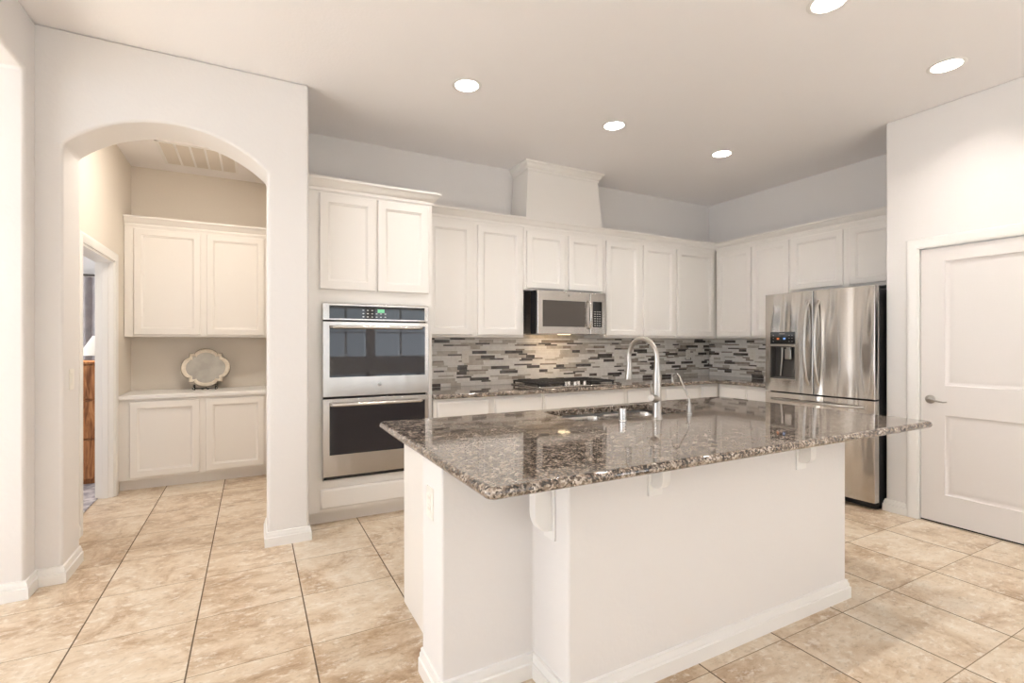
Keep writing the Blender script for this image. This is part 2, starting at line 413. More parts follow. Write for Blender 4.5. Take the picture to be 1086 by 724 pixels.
# bedroom beyond the doorway
m = MB(); m.box(-4.0, NX0-.12, 7.0, 7.12, 0, CEIL); struct(m, 'wall_bedroom_back', 'wall')
m = MB(); m.box(-3.6, -3.5, AF+.22, 7.0, 0, CEIL); struct(m, 'wall_bedroom_left', 'wall')

# baseboards
BBP = [(0, 0), (.018, 0), (.018, .056), (.0125, .060), (.0125, .074), (.0075, .079), (.0075, .090), (0, .094)]
def bb(name, path, prof=BBP):
    m = MB(); m.sweep(path, prof); return struct(m, name, 'trim')
bb('baseboard_left_pillar', [(AX0+.0, AB-.005), (AX0, AF), (LX, AF), (LX, 3.385), (LX-.25, 3.385)][::-1])
bb('baseboard_arch_pier', [(.33, AF+.19), (.33, AF), (AX1, AF), (AX1, AB-.005)][::-1])
bb('baseboard_pantry', [(XD, DY1+.072), (XD, 2.03), (XD+.14, 2.03)][::-1])
bb('baseboard_pantry_front', [(XD, -3.9), (XD, DY0-.072)][::-1])
bb('baseboard_nook_left', [(NX0, AB+.003), (NX0, ND0-.072)])
# ------------------------------------------------------------------ casings
CP = [(0, 0), (.070, 0), (.070, .008), (.060, .016), (.045, .018), (.020, .014), (.008, .012), (0, .008)]
def casing(name, xf, y0, y1, h, sgn):
    """door casing on a wall face x=xf, standing out sgn*X"""
    m = MB()
    ls = []
    for (y, z, dy, dz) in ((y0, 0, -1, 0), (y0, h, -1, 1), (y1, h, 1, 1), (y1, 0, 1, 0)):
        ls.append([(xf+sgn*(d+.0005), y+dy*o, z+dz*o) for o, d in CP])
    m.loops(ls); return m
c = struct(casing('trim', XD, DY0-.01, DY1+.01, DH+.01, -1), 'trim_1', 'trim')
c = struct(casing('trim', NX0, ND0, ND1, NDH, 1), 'trim_2', 'trim')
m = MB(); e = .02
m.box(NX0-.125, NX0+.001, ND1-.018, ND1+.001, 0, NDH, .002); m.box(NX0-.125, NX0+.001, ND0-.001, ND0+.018, 0, NDH, .002); m.box(NX0-.125, NX0+.001, ND0, ND1, NDH-.018, NDH+.001, .002)
m.box(NX0-.075, NX0-.035, ND1-.030, ND1-.018, 0, NDH-.018, .002)
struct(m, 'trim_3', 'trim')
m = MB()
m.box(XD-.001, XD+.131, DY1, DY1+.02, 0, DH, .002); m.box(XD-.001, XD+.131, DY0-.02, DY0, 0, DH, .002); m.box(XD-.001, XD+.131, DY0-.02, DY1+.02, DH, DH+.02, .002)
struct(m, 'trim_4', 'trim')

# pantry door (local: faces -Y, rotated to face -X)
def pantry_door():
    root = bpy.data.objects.new('door_1', None); COL.objects.link(root); root['kind'] = 'structure'
    root.location = (XD+.012, DY1-.004, 0); root.rotation_euler = (0, 0, -PI/2)   # local +x -> world -y
    W, H, T = DY1-DY0-.008, DH-.006, .038
    m = MB(); bm = m.bm
    px0, px1 = .142, W-.142; zs = [.012, .215, .787, 1.0, 1.895, H]; xs = [0, px0, px1, W]
    for i in range(3):
        for j in range(5):
            if i == 1 and j in (1, 3):
                st = [(0, 0), (.006, .010), (.018, .014), (.030, .014), (.058, .004)]
                x0, x1, z0, z1 = xs[i], xs[i+1], zs[j], zs[j+1]
                m.loops([[(x0+k, y, z0+k), (x1-k, y, z0+k), (x1-k, y, z1-k), (x0+k, y, z1-k)] for k, y in st], cap0=False)
            else:
                vs = [bm.verts.new(p) for p in ((xs[i], 0, zs[j]), (xs[i+1], 0, zs[j]), (xs[i+1], 0, zs[j+1]), (xs[i], 0, zs[j+1]))]; bm.faces.new(vs)
    for q in ([(0, 0, .012), (0, T, .012), (0, T, H), (0, 0, H)], [(W, 0, .012), (W, 0, H), (W, T, H), (W, T, .012)], [(0, 0, H), (0, T, H), (W, T, H), (W, 0, H)],
              [(0, 0, .012), (W, 0, .012), (W, T, .012), (0, T, .012)], [(0, T, .012), (W, T, .012), (W, T, H), (0, T, H)]):
        bm.faces.new([bm.verts.new(p) for p in q])
    bmesh.ops.remove_doubles(bm, verts=bm.verts, dist=.0001)
    m.build('door_leaf', 'door', root)
    m = MB(); m.lathe([(.031, 0), (.031, -.006), (.026, -.011), (.012, -.014), (.011, -.045), (.0, -.047)], (.058, 0, .895), 'y')
    m.tube([(.058, -.045, .895), (.075, -.050, .895), (.11, -.052, .890), (.15, -.050, .884), (.172, -.048, .888)], [.0095, .009, .007, .006, .0045], 12, flat=1)
    m.build('door_handle', 'nickel', root)
    m = MB(); m.box(-.010, -.0045, -.011, .01, .86, .93, .001); m.build('strike_plate', 'nickel', root)
pantry_door()
m = MB(); m.box(XD+.02, XD+.12, DY0, DY1, 0.0005, .009); struct(m, 'under_door_shade', 'dark')  # dark strip standing in for the shade under the door leaf

# ------------------------------------------------------------------ cabinets (local: x right, front -Y, origin at left-back? -> world coords with rotation)
def cab(name, label, cat, loc, rz=0, group=None): return thing(name, label, cat, loc, rz, group)
UF, FY = 3.985, 3.965           # upper frame / door fronts (back wall)
UB, UT = 1.355, 2.385
def upper(label, x0, x1, doors, z0=UB, z1=UT, loc=(0, 0, 0), rz=0, yf=0, depth=.335, door_z=None, mat='cab'):
    """local: x along the wall, front frame at y=0, back at y=depth"""
    r = cab('wall_cabinet', label, 'cabinet', loc, rz)
    m = MB(); m.box(x0+.001, x1-.001, 0, depth-.004, z0, z1, .002); m.build('cabinet_body', mat, r)
    dz = door_z or (z0+.022, z1-.04)
    for a, b in doors:
        m = MB(); m.panel(a, b, dz[0], dz[1], -.0205, .02); m.build('cabinet_door', mat, r)
    return r
LB = (0, UF, 0)
upper('tall white wall cabinet with two doors between the double oven cabinet and the microwave', 1.256, 2.225, [(1.30, 1.703), (1.755, 2.200)], loc=LB)
upper('short white wall cabinet with two small doors directly above the microwave', 2.225, 3.155, [(2.253, 2.670), (2.722, 3.128)], z0=1.797, loc=LB, door_z=(1.818, UT-.04))
upper('tall white wall cabinet with two doors just right of the microwave', 3.155, 4.157, [(3.180, 3.629), (3.679, 4.138)], loc=LB)
upper('white wall cabinet with a single door at the back wall inner corner', 4.157, 5.08, [(4.176, 4.755)], loc=LB)
# right wall: front faces -X. local x -> world -y
RX = 4.79
LR = (RX, 0, 0)
def ry(a, b): return (-a, -b)
upper('tall white wall cabinet with two narrow doors between the corner and the refrigerator', -3.960, -3.062, [(-3.945, -3.50), (-3.482, -3.075)], loc=LR, rz=-PI/2, depth=.30)
upper('short white wall cabinet with two doors above the stainless refrigerator', -3.062, -2.035, [(-3.05, -2.562), (-2.508, -2.05)], z0=1.80, loc=LR, rz=-PI/2, depth=.30, door_z=(1.832, UT-.04))
# crown above the upper run
CR = [(0, 0), (.010, 0), (.010, .022), (.022, .030), (.032, .052), (.046, .066), (.052, .070), (.052, .086), (0, .086)]
m = MB(); m.sweep([(1.32, UF), (RX, UF), (RX, 2.036)], [(o-.001, UT-.006+z) for o, z in CR] )
# top cover boards so the crown is not a hollow ledge
m.box(1.32, 5.08, UF, YW-.003, UT+.001, UT+.012); m.box(RX, XW-.003, 2.036, UF, UT+.001, UT+.012)
tag(m.build('crown_moulding', 'cab'), 'long white crown moulding along the top of the back and refrigerator wall cabinets', 'moulding')

# oven cabinet
TF = 3.73
r = cab('oven_cabinet', 'tall white double oven cabinet standing beside the arch pier', 'cabinet', (.342, TF, 0))
W = 1.254-.342
m = MB()
m.box(0, .100, 0, YW-TF-.004, .095, 2.41, .002); m.box(W-.042, W, 0, YW-TF-.004, .095, 2.41, .002)
m.box(.098, W-.04, 0, .02, 1.595, 2.41); m.box(.098, W-.04, 0, .02, .095, .322)
m.box(.098, W-.04, .02, YW-TF-.004, 1.60, 1.62); m.box(.098, W-.04, .02, YW-TF-.004, .30, .32); m.box(.098, W-.04, .55, YW-TF-.004, .095, 2.41); m.box(.098, W-.04, .02, YW-TF-.004, 2.39, 2.41); m.box(.098, W-.04, .02, YW-TF-.004, .095, .11)
m.build('cabinet_body', 'cab', r)
for a, b in ((.078, .470), (.486, .880)):
    m = MB(); m.panel(a, b, 1.692, 2.372, -.0205, .02, .058); m.build('cabinet_door', 'cab', r)
m = MB(); m.slabfront(.083, W-.03, .120, .262, -.0205, .02); m.build('drawer_front', 'cab', r)
m = MB(); m.box(0, W, .065, .085, 0, .094); m.build('toe_kick', 'cab', r)
m = MB(); m.sweep([(-.004, 0), (W, 0), (W, YW-TF-.01)], [(o*1.15-.001, 2.392+z) for o, z in CR]); m.box(0, W, 0, YW-TF-.01, 2.46, 2.47); m.build('crown', 'cab', r)

# back and side base cabinets
BF = 3.71
def base(label, x0, x1, fronts, loc, rz=0, depth=.60, h=.862):
    r = cab('base_cabinet', label, 'cabinet', loc, rz)
    m = MB(); m.box(x0+.001, x1-.001, 0, depth, .10, h-.001, .002); m.build('cabinet_body', 'cab', r)
    m = MB(); m.box(x0+.001, x1-.001, .065, .085, 0, .099); m.build('toe_kick', 'cab', r)
    for a, b in fronts:
        m = MB(); m.slabfront(a, b, .700, .838, -.0205, .02); m.build('drawer_front', 'cab', r)
        m = MB(); m.panel(a, b, .125, .685, -.0205, .02, .05); m.build('cabinet_door', 'cab', r)
    return r
LB = (0, BF, 0)
base('white base cabinet with two drawers left of the gas cooktop', 1.256, 2.264, [(1.285, 1.737), (1.794, 2.245)], LB)
base('white base cabinet with one wide drawer front directly under the gas cooktop', 2.264, 3.195, [(2.283, 3.167)], LB)
base('white base cabinet with two drawers right of the gas cooktop', 3.195, 4.22, [(3.224, 3.684), (3.732, 4.207)], LB)
base('white base cabinet filling the inner corner of the back wall', 4.22, 5.07, [(4.242, 4.49)], LB)
base('white base cabinet between the corner and the refrigerator', -3.69, -2.985, [(-3.66, -3.345), (-3.315, -3.0)], (4.50, 0, 0), -PI/2, .57)

# back counter, L shaped
m = MB(); m.prism([(1.257, YW-.003), (1.257, 3.665), (4.46, 3.665), (4.46, 2.985), (XW-.003, 2.985), (XW-.003, YW-.003)], 'z', .863, .899, bev=.012, seg=4)
tag(m.build('countertop', 'granite'), 'L shaped speckled granite countertop along the tiled back wall', 'countertop')

# backsplash
def splash(name, label, length, z0, z1, loc, rz, seed):
    rnd = random.Random(seed); m = MB()
    m.box(0, length, .0, .006, z0, z1, mat=4)
    z = z0+.001; k = 0; prev = 0
    hs = [.030, .0150, .030, .0150, .0150, .030, .0150]
    while z < z1-.006:
        h = min(hs[k % len(hs)], z1-z-.001); x = -rnd.random()*.12
        if h < .004: break
        while x < length:
            w_ = rnd.choice([.10, .10, .15, .15, .20]); q = rnd.random()
            if q < .15: mt = 3
            elif q < .25: mt = 2
            elif q < .48: mt = 1
            else: mt = 0
            if mt == prev == 3: mt = 0
            prev = mt
            a, b = max(x+.0008, .001), min(x+w_-.0008, length-.001)
            if b-a > .004:
                y = -.0018-.0006*rnd.random()
                m.loops([[(a, .001, z), (b, .001, z), (b, .001, z+h-.0014), (a, .001, z+h-.0014)],
                         [(a, y+.0006, z), (b, y+.0006, z), (b, y+.0006, z+h-.0014), (a, y+.0006, z+h-.0014)],
                         [(a+.0006, y, z+.0006), (b-.0006, y, z+.0006), (b-.0006, y, z+h-.002), (a+.0006, y, z+h-.002)]], mt, cap0=False)
            x += w_
        z += h; k += 1
    o = m.build(name, TILE); o.location = loc; o.rotation_euler = (0, 0, rz)
    return tag(o, label, 'backsplash')
splash('tile_backsplash', 'grey, white and taupe mosaic strip backsplash along the back wall behind the cooktop', XW-.006-1.257, .900, 1.354, (1.257, YW-.0065, 0), 0, 5)
splash('tile_backsplash', 'short mosaic strip backsplash on the side wall between the corner and refrigerator', YW-.010-2.99, .900, 1.354, (XW-.0065, YW-.010, 0), -PI/2, 11)
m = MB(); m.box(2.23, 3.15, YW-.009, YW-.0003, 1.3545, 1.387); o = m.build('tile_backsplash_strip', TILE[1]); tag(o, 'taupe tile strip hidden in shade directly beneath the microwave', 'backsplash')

# outlets
def outlet_proto():
    r = thing('wall_outlet', 'x', 'outlet')
    m = MB(); m.loops([[(-a, y, -b), (a, y, -b), (a, y, b), (-a, y, b)] for a, b, y in ((.036, .059, 0), (.036, .059, -.003), (.033, .056, -.0055))]); m.build('outlet_plate', 'plate', r)
    for s in (-1, 1):
        m = MB(); m.box(-.017, .017, -.0075, -.005, s*.021-.015, s*.021+.015, .001)
        f = m.build('outlet_socket', 'plate', r)
        m = MB(); m.box(-.008, -.005, -.0079, -.0074, s*.021-.006, s*.021+.006); m.box(.005, .008, -.0079, -.0074, s*.021-.005, s*.021+.005); m.build('slots', 'sill', f)
    return r
op = outlet_proto(); ys = YW-.0095
move(op, (1.777, ys, 1.175), 0, 'white outlet on the mosaic tiles between the oven cabinet and cooktop')
move(copy_tree(op), (3.60, ys, 1.168), 0, 'white outlet on the mosaic tiles just left behind the tall island faucet')
move(copy_tree(op), (4.711, ys, 1.16), 0, 'white outlet on the mosaic tiles close to the back wall corner')
move(copy_tree(op), (XW-.0095, 3.70, 1.17), -PI/2, 'white outlet on the side wall mosaic tiles next to the refrigerator')
IX0 = .600
move(copy_tree(op), (IX0-.0003, 1.80, .70), -PI/2, 'white outlet on the island end wall under the granite overhang')
r = thing('light_switch', 'white rocker light switch on the left jamb inside the archway', 'switch', (AX0+.0003, 3.655, 1.10), PI/2)
m = MB(); m.loops([[(-a, y, -b), (a, y, -b), (a, y, b), (-a, y, b)] for a, b, y in ((.036, .059, 0), (.036, .059, -.003), (.033, .056, -.0055))]); m.build('switch_plate', 'plate', r)
m = MB(); m.box(-.016, .016, -.0085, -.005, -.033, .033, .0015); m.build('rocker', 'plate', r)

# hood chimney box
r = thing('hood_chimney_cover', 'tapered white chimney box with crown above the microwave cabinet reaching the ceiling', 'hood cover', (2.70, UF, 2.40))
def fr(z, ex, ey): return [(-.449+ex, -.02+ey, z), (.449-ex, -.02+ey, z), (.449-ex, YW-UF-.004, z), (-.449+ex, YW-UF-.004, z)]
m = MB(); m.loops([fr(0, 0, .022), fr(.56, .042, .055), fr(.615, .042, .055)]); m.build('chimney_panel', 'cab', r)
hx = .407
m = MB(); m.sweep([(-hx, YW-UF-.006), (-hx, .035), (hx, .035), (hx, YW-UF-.006)], [(o*1.0-.001, .532+z) for o, z in CR]); m.build('crown', 'cab', r)

# ------------------------------------------------------------------ double oven
r = thing('double_oven', 'stainless built-in double wall oven with two dark glass doors in the tall cabinet', 'oven', (.438, TF-.001, .328))
W = .777; Z0 = .328
def zz(z): return z-Z0
m = MB(); m.box(.012, W-.012, .004, .53, zz(.335), zz(1.588)); m.build('oven_body', 'dark', r)
m = MB(); m.box(0, W, -.028, .002, zz(1.470), zz(1.591), .003); pn = m.build('control_panel', 'steel', r)
m = MB(); m.box(.045, W-.030, -.0295, -.027, zz(1.482), zz(1.576), .001); m.build('panel_glass', 'panelglass', pn)
for i in range(6):
    for j in range(3):
        if i < 3 or j < 2: m = MB(); m.box(.275+i*.032, .287+i*.032, -.0303, -.0293, zz(1.495+j*.024), zz(1.501+j*.024)); m.build('key', 'nickel', pn)
m = MB(); m.box(.385, .435, -.0303, -.0293, zz(1.530), zz(1.556)); m.build('clock_display', 'display', pn)
def oven_door(z0, z1, g0, g1, emblem):
    m = MB(); m.box(0, W, -.036, .000, zz(z0), zz(z1), .003); d = m.build('oven_door', 'steel', r)
    m = MB(); m.box(.045, W-.030, -.0375, -.035, zz(g0), zz(g1), .001); g = m.build('door_glass', 'ovenglass', d)
    m = MB(); hz = z1-.040
    hp = [(.055, -.038, zz(hz)), (.058, -.066, zz(hz)), (.075, -.078, zz(hz)), (W-.085, -.078, zz(hz)), (W-.068, -.066, zz(hz)), (W-.065, -.038, zz(hz))]
    m.tube(hp, .0125, 12); m.build('oven_handle', 'steel', d)
    if emblem:
        m = MB(); m.lathe([(.014, 0), (.014, -.0022), (.012, -.003), (0, -.003)], (W/2+.01, -.0358, zz(z0+.078)), 'y'); e = m.build('brand_badge', 'nickel', d)
        text_mesh('badge_letters', 'GE', .014, 'panelglass', d, (W/2+.01, -.0392, zz(z0+.078)), (PI/2, 0, 0))
oven_door(.921, 1.460, 1.060, 1.432, True)
oven_door(.352, .906, .505, .868, False)
m = MB(); m.box(.01, W-.01, -.02, .003, zz(.329), zz(.349))
for i in range(24): m.box(.03+i*.03, .045+i*.03, -.022, -.019, zz(.333), zz(.345))
m.build('vent_strip', 'black', r)

# ------------------------------------------------------------------ microwave
r = thing('microwave', 'stainless over-the-range microwave above the gas cooktop', 'microwave', (2.306, 3.885, 1.388))
W, H = .788, .406
m = MB(); m.box(.0, W, .022, .43, 0.004, H, .003); m.build('microwave_body', 'steel', r)
m = MB(); m.box(-.001, W+.001, .019, .110, .002, H-.002, .001); m.build('door_gasket', 'black', r)
m = MB(); m.box(0.0, .590, -.018, .018, 0, H, .006, seg=3); d = m.build('microwave_door', 'steel', r)
m = MB(); m.box(.055, .535, -.0195, -.017, .070, .315, .001); m.build('door_window', 'mwglass', d)
m = MB(); m.tube([(.572, -.016, .055), (.572, -.045, .07), (.572, -.060, .13), (.572, -.064, .19), (.572, -.060, .25), (.572, -.045, .31), (.572, -.016, .325)], .011, 12); m.build('door_handle', 'steel', d)
m = MB(); m.lathe([(.011, 0), (.011, -.002), (0, -.0025)], (.345, -.0178, .362), 'y'); m.build('brand_badge', 'nickel', d)
text_mesh('badge_letters', 'GE', .011, 'panelglass', d, (.345, -.0208, .362), (PI/2, 0, 0))
m = MB(); m.box(.596, W, -.018, .018, 0, H, .008, seg=3); d = m.build('control_panel', 'steel', r)
m = MB(); m.box(.628, .738, -.0195, -.017, .070, .320, .001); m.build('panel_glass', 'panelglass', d)
for i in range(3):
    for j in range(7): m = MB(); m.box(.642+i*.030, .660+i*.030, -.0203, -.0193, .085+j*.022, .091+j*.022); m.build('key', 'nickel', d)
m = MB(); m.box(.640, .725, -.0203, -.0193, .262, .290); m.build('clock_display', 'panelglass', d)
for a in (.06, .48): m = MB(); m.box(a, a+.24, .15, .30, -.002, .006); m.build('grease_filter', 'nickel', r)
m = MB(); m.box(.335, .445, .10, .16, -.003, .006); m.build('task_lamp', emis('hood_lamp', (1, .8, .5, 1), 3), r)
ld = bpy.data.lights.new('task_light', 'AREA'); ld.shape = 'RECTANGLE'; ld.size = .11; ld.size_y = .05; ld.energy = HOOD_W; ld.color = (1, .68, .38)
lo = bpy.data.objects.new('task_light', ld); COL.objects.link(lo); lo.location = (2.70, 4.02, 1.380); lo.rotation_euler = (math.radians(22), 0, 0)

# ------------------------------------------------------------------ cooktop
CZ = .8995
r = thing('gas_cooktop', 'black and stainless gas cooktop with cast iron grates on the back countertop', 'cooktop', (2.68, 3.995, CZ))
m = MB(); m.box(-.445, .445, -.258, .258, 0, .012, .005, seg=3); m.build('cooktop_tray', 'steel', r)
def grate(x0, x1, y0=-.235, y1=.245):
    m = MB(); t = .011; z0, z1 = .030, .046
    for a, b, c_, d in ((x0, x1, y0, y0+t), (x0, x1, y1-t, y1), (x0, x0+t, y0, y1), (x1-t, x1, y0, y1), ((x0+x1)/2-t/2, (x0+x1)/2+t/2, y0, y1)): m.box(a, b, c_, d, z0, z1, .003)
    for k in range(1, 8):
        y = y0+(y1-y0)*k/8; m.box(x0, x1, y-.005, y+.005, z0+.004, z1+.002, .002)
    for x in (x0+.001, x1-.016):
        for y in (y0+.001, y1-.016, (y0+y1)/2): m.box(x, x+.015, y, y+.015, .011, z0+.004, .002)
    m.build('grate', 'iron', r)
grate(-.43, -.145); grate(.145, .43); grate(-.14, .14, -.06, .245)
for bx, by, br in ((-.29, -.12, .04), (-.29, .13, .035), (.29, -.12, .04), (.29, .13, .035), (0, .09, .055)):
    m = MB(); m.lathe([(br+.012, .011), (br+.012, .018), (br, .020), (br, .028), (br-.008, .031), (0, .031)], (bx, by, 0)); m.build('burner', 'iron', r)
for k, (x, y) in enumerate([(-.11, -.19), (-.055, -.165), (0, -.19), (.055, -.165), (.11, -.19)]):
    m = MB(); m.lathe([(.021, .012), (.021, .018), (.017, .021), (.016, .040), (.013, .043), (0, .043)], (x, y, 0)); m.box(x-.003, x+.003, y-.017, y+.017, .04, .048, .001); m.build('control_knob', 'chrome', r)

# ------------------------------------------------------------------ refrigerator  (local x -> world -y, front -Y -> world -X)
FX = 4.24
r = thing('refrigerator', 'stainless French door refrigerator with a water and ice dispenser', 'refrigerator', (FX, 2.968, 0), -PI/2)
W, H = .918, 1.752
m = MB(); m.box(.004, W-.004, .085, XW-FX-.03, .035, H-.02, .004); m.box(.02, W-.02, .10, .60, 0.0, .04); m.build('fridge_case', 'case', r)
m = MB(); m.box(.03, .13, .086, .17, H-.0195, H-.002, .004); m.build('hinge_cover', 'case', r); m = MB(); m.box(W-.13, W-.03, .086, .17, H-.0195, H-.002, .004); m.build('hinge_cover', 'case', r)
def curved_front(x0, x1, z0, z1, bow=.016, t=.075):
    """door leaf with a softly bowed face and rounded vertical edges"""
    m = MB(); n = 14; rr = .005; ls = []
    cxm = W/2
    def yf(x): return bow*((x-cxm)/(W/2))**2
    pts = [(x0, t)]
    for k in range(5): a = PI/2*k/4; pts.append((x0+rr-rr*math.cos(a), yf(x0)+rr-rr*math.sin(a)))
    for k in range(1, n): x = x0+rr+(x1-x0-2*rr)*k/n; pts.append((x, yf(x)))
    for k in range(5): a = PI/2*(1-k/4); pts.append((x1-rr+rr*math.cos(a), yf(x1)+rr-rr*math.sin(a)))
    pts.append((x1, t))
    m.prism(pts, 'z', z0, z1, bev=0); return m, yf
def bowhandle(x, z0, z1, yb, d=.060, r_=.012, horiz=False, x1=None):
    m = MB(); pts = []; n = 16
    for k in range(n+1):
        u = k/n; e = 1-(2*u-1)**4
        off = yb-d*min(1, (math.sin(PI*u))**.45 if 0 < u < 1 else 0)
        if horiz: pts.append((x+(x1-x)*u, off-.006*math.sin(PI*u), z0))
        else: pts.append((x, off-.006*math.sin(PI*u), z0+(z1-z0)*u))
    m.tube(pts, r_, 12); return m
# left (freezer side as seen) door with a dispenser opening
SPL = .452
m, yf = curved_front(0, SPL, .866, H)
dl = m.build('fridge_door', 'fsteel', r, 'stainless door with the dispenser')
bowhandle(SPL-.040, .945, 1.665, .004).build('door_handle', 'nickel', dl)
DX0, DX1, DZ0, DZ1, DZ2 = .065, .292, .985, 1.272, 1.405
yd = yf(.18)
# opening cut with a boolean-free approach: the leaf mesh gets a real recess
bm = bmesh.new(); bm.from_mesh(dl.data)
bmesh.ops.bisect_plane(bm, geom=bm.verts[:]+bm.edges[:]+bm.faces[:], plane_co=(DX0, 0, 0), plane_no=(1, 0, 0))
bmesh.ops.bisect_plane(bm, geom=bm.verts[:]+bm.edges[:]+bm.faces[:], plane_co=(DX1, 0, 0), plane_no=(1, 0, 0))
bmesh.ops.bisect_plane(bm, geom=bm.verts[:]+bm.edges[:]+bm.faces[:], plane_co=(0, 0, DZ0), plane_no=(0, 0, 1))
bmesh.ops.bisect_plane(bm, geom=bm.verts[:]+bm.edges[:]+bm.faces[:], plane_co=(0, 0, DZ1), plane_no=(0, 0, 1))
kill = [f for f in bm.faces if DX0 < f.calc_center_median().x < DX1 and DZ0 < f.calc_center_median().z < DZ1 and f.calc_center_median().y < .03]
bmesh.ops.delete(bm, geom=kill, context='FACES'); bm.to_mesh(dl.data); bm.free()
m = MB(); e = .004
m.box(DX0-e, DX0+.006, yd-.003, .068, DZ0-e, DZ1+e); m.box(DX1-.006, DX1+e, yd-.003, .068, DZ0-e, DZ1+e); m.box(DX0, DX1, yd-.003, .068, DZ0-e, DZ0+.006); m.box(DX0, DX1, yd-.003, .068, DZ1-.006, DZ1+e)
m.box(DX0, DX1, .062, .068, DZ0, DZ1)
dp = m.build('dispenser_recess', simple('dispenser_grey', (.075, .070, .066, 1), .3, .3), dl)
m = MB(); m.box(DX0-.004, DX1+.004, yd-.006, yd+.010, DZ1+.006, DZ1+.022, .002); m.build('dispenser_trim', 'nickel', dl); m = MB(); m.box(DX0-.004, DX1+.004, yd-.005, yd+.02, DZ0-.010, DZ0, .002); m.build('dispenser_trim', 'nickel', dl)
m = MB(); m.box(DX0-.004, DX1+.004, yd-.006, yd+.008, DZ1+.023, DZ2, .002); cp = m.build('dispenser_panel', 'panelglass', dl)
for x in (.085, .235, .262):
    for z in (1.318, 1.345, 1.372): m = MB(); m.box(x, x+.012, yd-.0068, yd-.0058, z, z+.004); m.build('panel_icon', 'nickel', dl)
m = MB(); m.box(.150, .200, yd-.0068, yd-.0058, 1.385, 1.391); m.build('panel_icon', 'nickel', dl)
for x, c_ in ((.125, lin(200, 110, 60)), (.185, lin(110, 150, 210))): m = MB(); m.box(x, x+.022, yd-.0068, yd-.0058, 1.335, 1.352); m.build('display_icon', emis('icon_glow', c_, .5), dl)
m = MB(); m.tube([(.155, yd+.03, DZ1-.01), (.150, yd+.035, DZ1-.10), (.130, yd+.04, DZ0+.02)], [.012, .009, .006], 10); m.build('water_nozzle', 'nickel', dp)
m = MB(); m.box(.185, .245, yd+.012, yd+.035, DZ1-.115, DZ1-.02, .008, seg=3); m.box(.198, .232, yd+.02, yd+.05, DZ1-.03, DZ1-.004, .004); m.build('ice_paddle', 'nickel', dp)
m, yf = curved_front(SPL+.006, W, .866, H)
dr = m.build('fridge_door', 'fsteel', r)
bowhandle(SPL+.048, .945, 1.665, .004).build('door_handle', 'nickel', dr)
m = MB(); m.box(SPL+.0006, SPL+.0054, .016, .074, .87, H-.004); m.build('gap_shade_strip', 'black', r)  # black strip standing in for the shade in the gap between doors
m, yf = curved_front(0, W, .062, .852)
dw = m.build('freezer_drawer', 'fsteel', r)
bowhandle(.075, .795, 0, .006, horiz=True, x1=W-.075).build('drawer_handle', 'nickel', dw)

# ------------------------------------------------------------------ island
IY1, IY2, IY3, IX1, IX2 = 1.435, 1.676, 1.905, .982, 2.70
CBX, CBY = .678, 2.455
r = thing('kitchen_island', 'large white kitchen island with a plastered knee wall beneath the granite top', 'island', (1.70, 1.9, 0))
ox, oy = 1.70, 1.9
def L(p): return [(x-ox, y-oy) for x, y in p]
m = MB(); m.prism(L([(IX0, IY3), (IX0, IY2), (IX1, IY2), (IX1, IY1), (IX2, IY1), (IX2, IY3)]), 'z', 0, .877, bev=.010, seg=3)
m.build('knee_wall', 'wall', r)
m = MB(); m.box(CBX-ox, CBX+.02-ox, IY3+.001-oy, CBY-oy, 0, .877, .001); m.box(2.66-ox, 2.68-ox, IY3+.001-oy, CBY-oy, 0, .877, .001)
m.box(CBX+.02-ox, 2.66-ox, IY3+.001-oy, CBY-.002-oy, .02, .68); m.box(CBX+.02-ox, 2.66-ox, CBY-.022-oy, CBY-.002-oy, .68, .877); m.box(CBX+.02-ox, 1.42-ox, IY3+.001-oy, CBY-.022-oy, .86, .876)
m.build('cabinet_body', 'cab', r)
P = L([(IX0+.001, IY3), (IX0+.001, IY2), (IX1, IY2), (IX1, IY1), (IX2, IY1), (IX2, IY3)])
m = MB(); m.sweep(P, BBP) ; bbd = m.build('baseboard', 'trim', r)
# doors on the working side
for a, b in ((.72, 1.15), (1.17, 1.58), (1.60, 2.02), (2.04, 2.35), (2.37, 2.66)):
    m = MB(); m.panel(-(b-ox), -(a-ox), .125, .69, -(CBY-oy)-.0205, .02, .05); o = m.build('cabinet_door', 'cab', r); o.rotation_euler = (0, 0, PI)
# corbels: profile (out, down)
def corbel_prof(w_, h):
    p = [(0, 0), (w_, 0), (w_, -.016)]; b = .36*w_
    for k in range(1, 9): a = PI/2*k/8; p.append((w_-(w_-b)*math.sin(a), -.016-(.34*h)*(1-math.cos(a))))
    p.append((b, -.70*h))
    for k in range(1, 9): a = PI/2*k/8; p.append((.1*w_+(b-.1*w_)*math.cos(a), -.70*h-.30*h*math.sin(a)))
    p.append((0, -h)); return p
# S curve: start from top nose, sweep in, down to foot
def corbel(name, x, y, rz, w_, h, body=.042, plate=.072):
    c = bpy.data.objects.new('corbel', None); COL.objects.link(c); c.parent = r; c.location = (x-ox, y-oy, .8755); c.rotation_euler = (0, 0, rz)
    m = MB(); m.prism([(-o_-.008, z) for o_, z in corbel_prof(w_, h)], 'x', -body/2, body/2, bev=.003); m.build('bracket', 'trim', c)
    m = MB(); m.box(-plate/2, plate/2, -.0085, 0, -h-.035, 0, .003); m.build('back_plate', 'trim', c)
corbel('c', IX1, 1.552, -PI/2, .20, .26)
corbel('c', 1.385, IY1, 0, .16, .125)
corbel('c', 2.315, IY1, 0, .16, .135)

